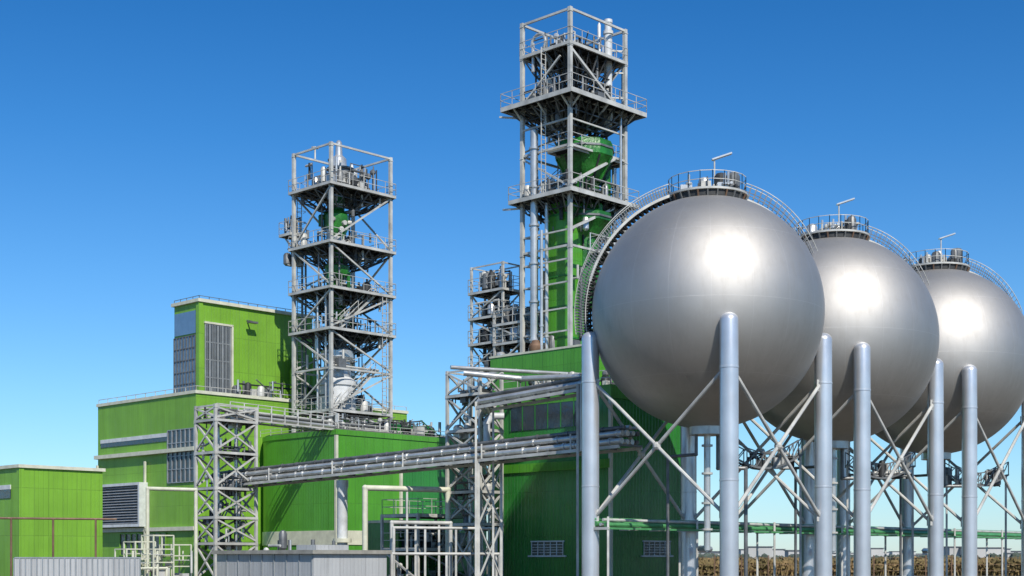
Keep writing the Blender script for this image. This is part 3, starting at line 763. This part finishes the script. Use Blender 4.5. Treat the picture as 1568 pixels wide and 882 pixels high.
# ------------------------------------------------------------ low pipe portals centre
def portal(b0,b1,e0,D,D2,r,mat,drops):
    z=CH+(855-e0)*D/F
    P=Vector(((b0-784)*D/F,D,z));Q=Vector(((b1-784)*D2/F,D2,z))
    mb.use(mat).path([(P.x,P.y,0),P,Q,(Q.x,Q.y,0)],r,12)
    for t in drops: c=P.lerp(Q,t); mb.use('galvanised_steel').beam((c.x,c.y,0),(c.x,c.y,z-r),.14)
mb=MB()
portal(559,686,747,100,103,.2,'cream_trim',(.5,))
portal(600,690,800,97,99,.14,'galvanised_steel',(.4,.8))
portal(603,760,808,96,99,.1,'galvanised_steel',(.3,.6))
portal(226,300,748,104,106,.14,'cream_trim',())
portal(600,765,848,94,97,.1,'galvanised_steel',(.5,))
mb.build('pipe_portals')
fr=Fr(640,104); mb=MB(); rnd=random.Random(66)
lattice(mb,5.5,4,0,5,[2.5,5],.18,'/',bw=.1); deck(mb,0,5.5,0,4,2.5,0); deck(mb,0,5.5,0,4,5,0)
clutter(mb,.2,5.3,.2,3.8,0,2.2,40,rnd,('mid_steel','dark_grating','galvanised_steel','green_vessel_paint')); clutter(mb,.2,5.3,.2,3.8,2.5,4.4,40,rnd,('mid_steel','dark_grating','galvanised_steel'))
fr.build(mb,'pump_skid')
fr=Fr(610,107); mb=MB(); Z=fr.z
mb.use('deep_green_cladding'); mb.box(0,4.6,0,4,0,Z(800)); mb.use('cream_trim').box(-.1,4.7,-.1,4.1,Z(800),Z(800)+.2)
fr.build(mb,'green_pump_house')
fr=Fr(235,92); mb=MB(); rnd=random.Random(12)
for k,(x,y,h) in enumerate(((0,0,3.2),(1.6,.4,2.6),(-1.6,.6,2.3),(0,2.2,2.8))):
    a,b=1.5,1.4
    mb.use('cream_trim')
    for xx in (x,x+a):
        for yy in (y,y+b): mb.beam((xx,yy,0),(xx,yy,h),.08)
    for zz in (h,h*.72,h*.45):
        mb.beam((x,y,zz),(x+a,y,zz),.07); mb.beam((x,y,zz),(x,y+b,zz),.07); mb.beam((x+a,y,zz),(x+a,y+b,zz),.07); mb.beam((x,y+b,zz),(x+a,y+b,zz),.07)
    mb.use('galvanised_steel').box(x,x+a,y,y+b,h*.6,h*.6+.05)
clutter(mb,-1,3,-.4,2,.2,2.2,14,rnd,('cream_trim','galvanised_steel'))
fr.build(mb,'access_steps')
fr=Fr(480,88); mb=MB(); Z=fr.z
mb.use('white_ribbed_cladding'); mb.box(0,fr.U(592),0,fr.V(332),0,Z(848))
mb.use('concrete'); mb.box(-.25,fr.U(592)+.25,-.25,fr.V(332)+.25,Z(848),Z(842))
mb.use('white_ribbed_cladding'); mb.box(.6,3.2,.5,2.5,Z(842),Z(834))
clutter(mb,.4,4,2,7,Z(842),Z(842)+.3,10,random.Random(4))
for k in range(8): v=fr.V(332)*k/8; mb.use('louvre_grey').box(-.06,-.004,v+.08,v+.16,.1,Z(848))
fr.build(mb,'ribbed_equipment_enclosure')
mb=MB().use('white_ribbed_cladding')
y=80; x0,x1=(22-784)*y/F,(215-784)*84/F
mb.beam((x0,y,.85),(x1,84,.85),.06,1.7)
mb.use('louvre_grey').beam((x0,y,1.74),(x1,84,1.74),.12,.07)
for k in range(24):
    t=k/23; mb.beam((x0+(x1-x0)*t,y+4*t-.06,0),(x0+(x1-x0)*t,y+4*t-.06,1.72),.06)
mb.build('metal_fence')

# ------------------------------------------------------------ ground, field, far town
g=MB().use('dry_earth'); g.add([(-4000,-300,0),(4000,-300,0),(4000,6000,0),(-4000,6000,0)],[(0,1,2,3)]); g.build('ground',smooth=False)
g=MB().use('gravel'); g.add([(-60,20,.004),(60,20,.004),(60,124,.004),(45,150,.004),(-80,160,.004),(-90,60,.004)],[(0,1,2,3,4,5)]); g.build('gravel_yard',smooth=False)
rnd=random.Random(99); g=MB().use('dry_stalk')
for i in range(20000):
    y=140+90*rnd.random()**1.6; x=rnd.uniform(.08,.44)*y
    cl=.5+.5*math.sin(x*.9+1.3*math.sin(y*.4)); h=rnd.uniform(.6,1.5)+.7*cl*rnd.random()**2; t=rnd.uniform(0,3.14); lx,ly=rnd.uniform(-.3,.3),rnd.uniform(-.3,.3); w=rnd.uniform(.03,.09)
    c_,s_=math.cos(t)*w,math.sin(t)*w
    g.add([(x-c_,y-s_,0),(x+c_,y+s_,0),(x+lx+c_*.5,y+ly,h),(x+lx-c_*.5,y+ly,h)],[(0,1,2,3)])
    for q in range(3):
        hh=h*rnd.uniform(.4,.95); a=rnd.uniform(0,6.28); l=rnd.uniform(.2,.5)
        g.add([(x+lx*hh/h,y,hh),(x+lx*hh/h+l*math.cos(a)-.06,y+l*math.sin(a),hh+.12),(x+lx*hh/h+l*1.3*math.cos(a),y+l*1.3*math.sin(a),hh-.12),(x+lx*hh/h+.04,y,hh-.12)],[(0,1,2,3)])
g.build('dry_crop_field',smooth=False)
g=MB()
for i in range(110):
    y=rnd.uniform(700,1300); x=rnd.uniform(.1,.42)*y; w=rnd.uniform(6,22);h=rnd.uniform(3,7.5)
    g.use('far_wall').box(x,x+w,y,y+10,0,h)
    g.use('mid_steel').prism([(x-.5,y-.5),(x+w+.5,y-.5),(x+w+.5,y+10.5),(x-.5,y+10.5)],h,h+.4)
    if rnd.random()<.4: g.use('dark_glass').box(x+1,x+w-1,y-.05,y-.01,h*.4,h*.7)
g.build('distant_town')
g=MB().use('far_tree')
for i in range(700):
    y=rnd.uniform(500,900); x=rnd.uniform(-.45,.5)*y; h=rnd.uniform(1.5,3.6)
    for q in range(5):
        g.ball((x+rnd.uniform(-2,2),y+rnd.uniform(-1,1),h*rnd.uniform(.3,.8)),rnd.uniform(.6,1.6),5,3)
g.build('distant_tree_line',smooth=False)
g=MB().use('rusty_pipe')
for i in range(26):
    x=14+i*2.6; y=134+i*.35; g.beam((x,y,0),(x,y,2.0),.1)
for z in (.5,1.1,1.75): g.beam((14,134,z),(14+25*2.6,134+25*.35,z),.035)
g.build('wire_fence')

# ------------------------------------------------------------ light, sky, camera
s=Vector((.24,-.69,.68)).normalized()
L=bpy.data.lights.new('sun','SUN'); L.energy=4.7; L.angle=math.radians(.5); L.color=(1,.94,.85)
lo=bpy.data.objects.new('sun',L); lo.rotation_euler=s.to_track_quat('Z','Y').to_euler(); scene.collection.objects.link(lo)
w=bpy.data.worlds.new('World'); scene.world=w; w.use_nodes=True; nt=w.node_tree
bg=nt.nodes['Background']; sk=nt.nodes.new('ShaderNodeTexSky'); sk.sky_type='NISHITA'; sk.sun_disc=False
sk.sun_elevation=math.asin(s.z); sk.sun_rotation=math.atan2(s.x,s.y)
sk.air_density=1.0; sk.dust_density=.1; sk.ozone_density=3.0; sk.altitude=300
tc=nt.nodes.new('ShaderNodeTexCoord'); sp=nt.nodes.new('ShaderNodeSeparateXYZ'); nt.links.new(tc.outputs['Generated'],sp.inputs[0])
rp=nt.nodes.new('ShaderNodeValToRGB'); nt.links.new(sp.outputs[2],rp.inputs[0])
E=rp.color_ramp.elements
E[0].position=0; E[0].color=(.52,.66,.86,1); E[1].position=1; E[1].color=(.52,.74,.86,1)
for p,c in ((.05,(.55,.76,.92,1)),(.11,(.48,.76,.96,1)),(.19,(.35,.70,.97,1)),(.28,(.21,.61,.94,1)),(.37,(.13,.53,.88,1)),(.6,(.42,.68,.88,1))):
    e=E.new(p); e.color=c
mx=nt.nodes.new('ShaderNodeMix'); mx.data_type='RGBA'; mx.blend_type='MULTIPLY'; mx.inputs[0].default_value=1
nt.links.new(sk.outputs[0],mx.inputs[6]); nt.links.new(rp.outputs[0],mx.inputs[7])
nt.links.new(mx.outputs[2],bg.inputs[0]); bg.inputs[1].default_value=.137
cam=bpy.data.cameras.new('camera'); co=bpy.data.objects.new('camera',cam); scene.collection.objects.link(co)
co.location=(0,0,CH); co.rotation_euler=(math.radians(90),0,0)
cam.lens=50; cam.sensor_width=36; cam.shift_y=414/1568; cam.clip_end=10000; cam.clip_start=.5
scene.camera=co
scene.view_settings.view_transform='Standard'
try: scene.view_settings.look='None'
except Exception: pass
scene.view_settings.exposure=0
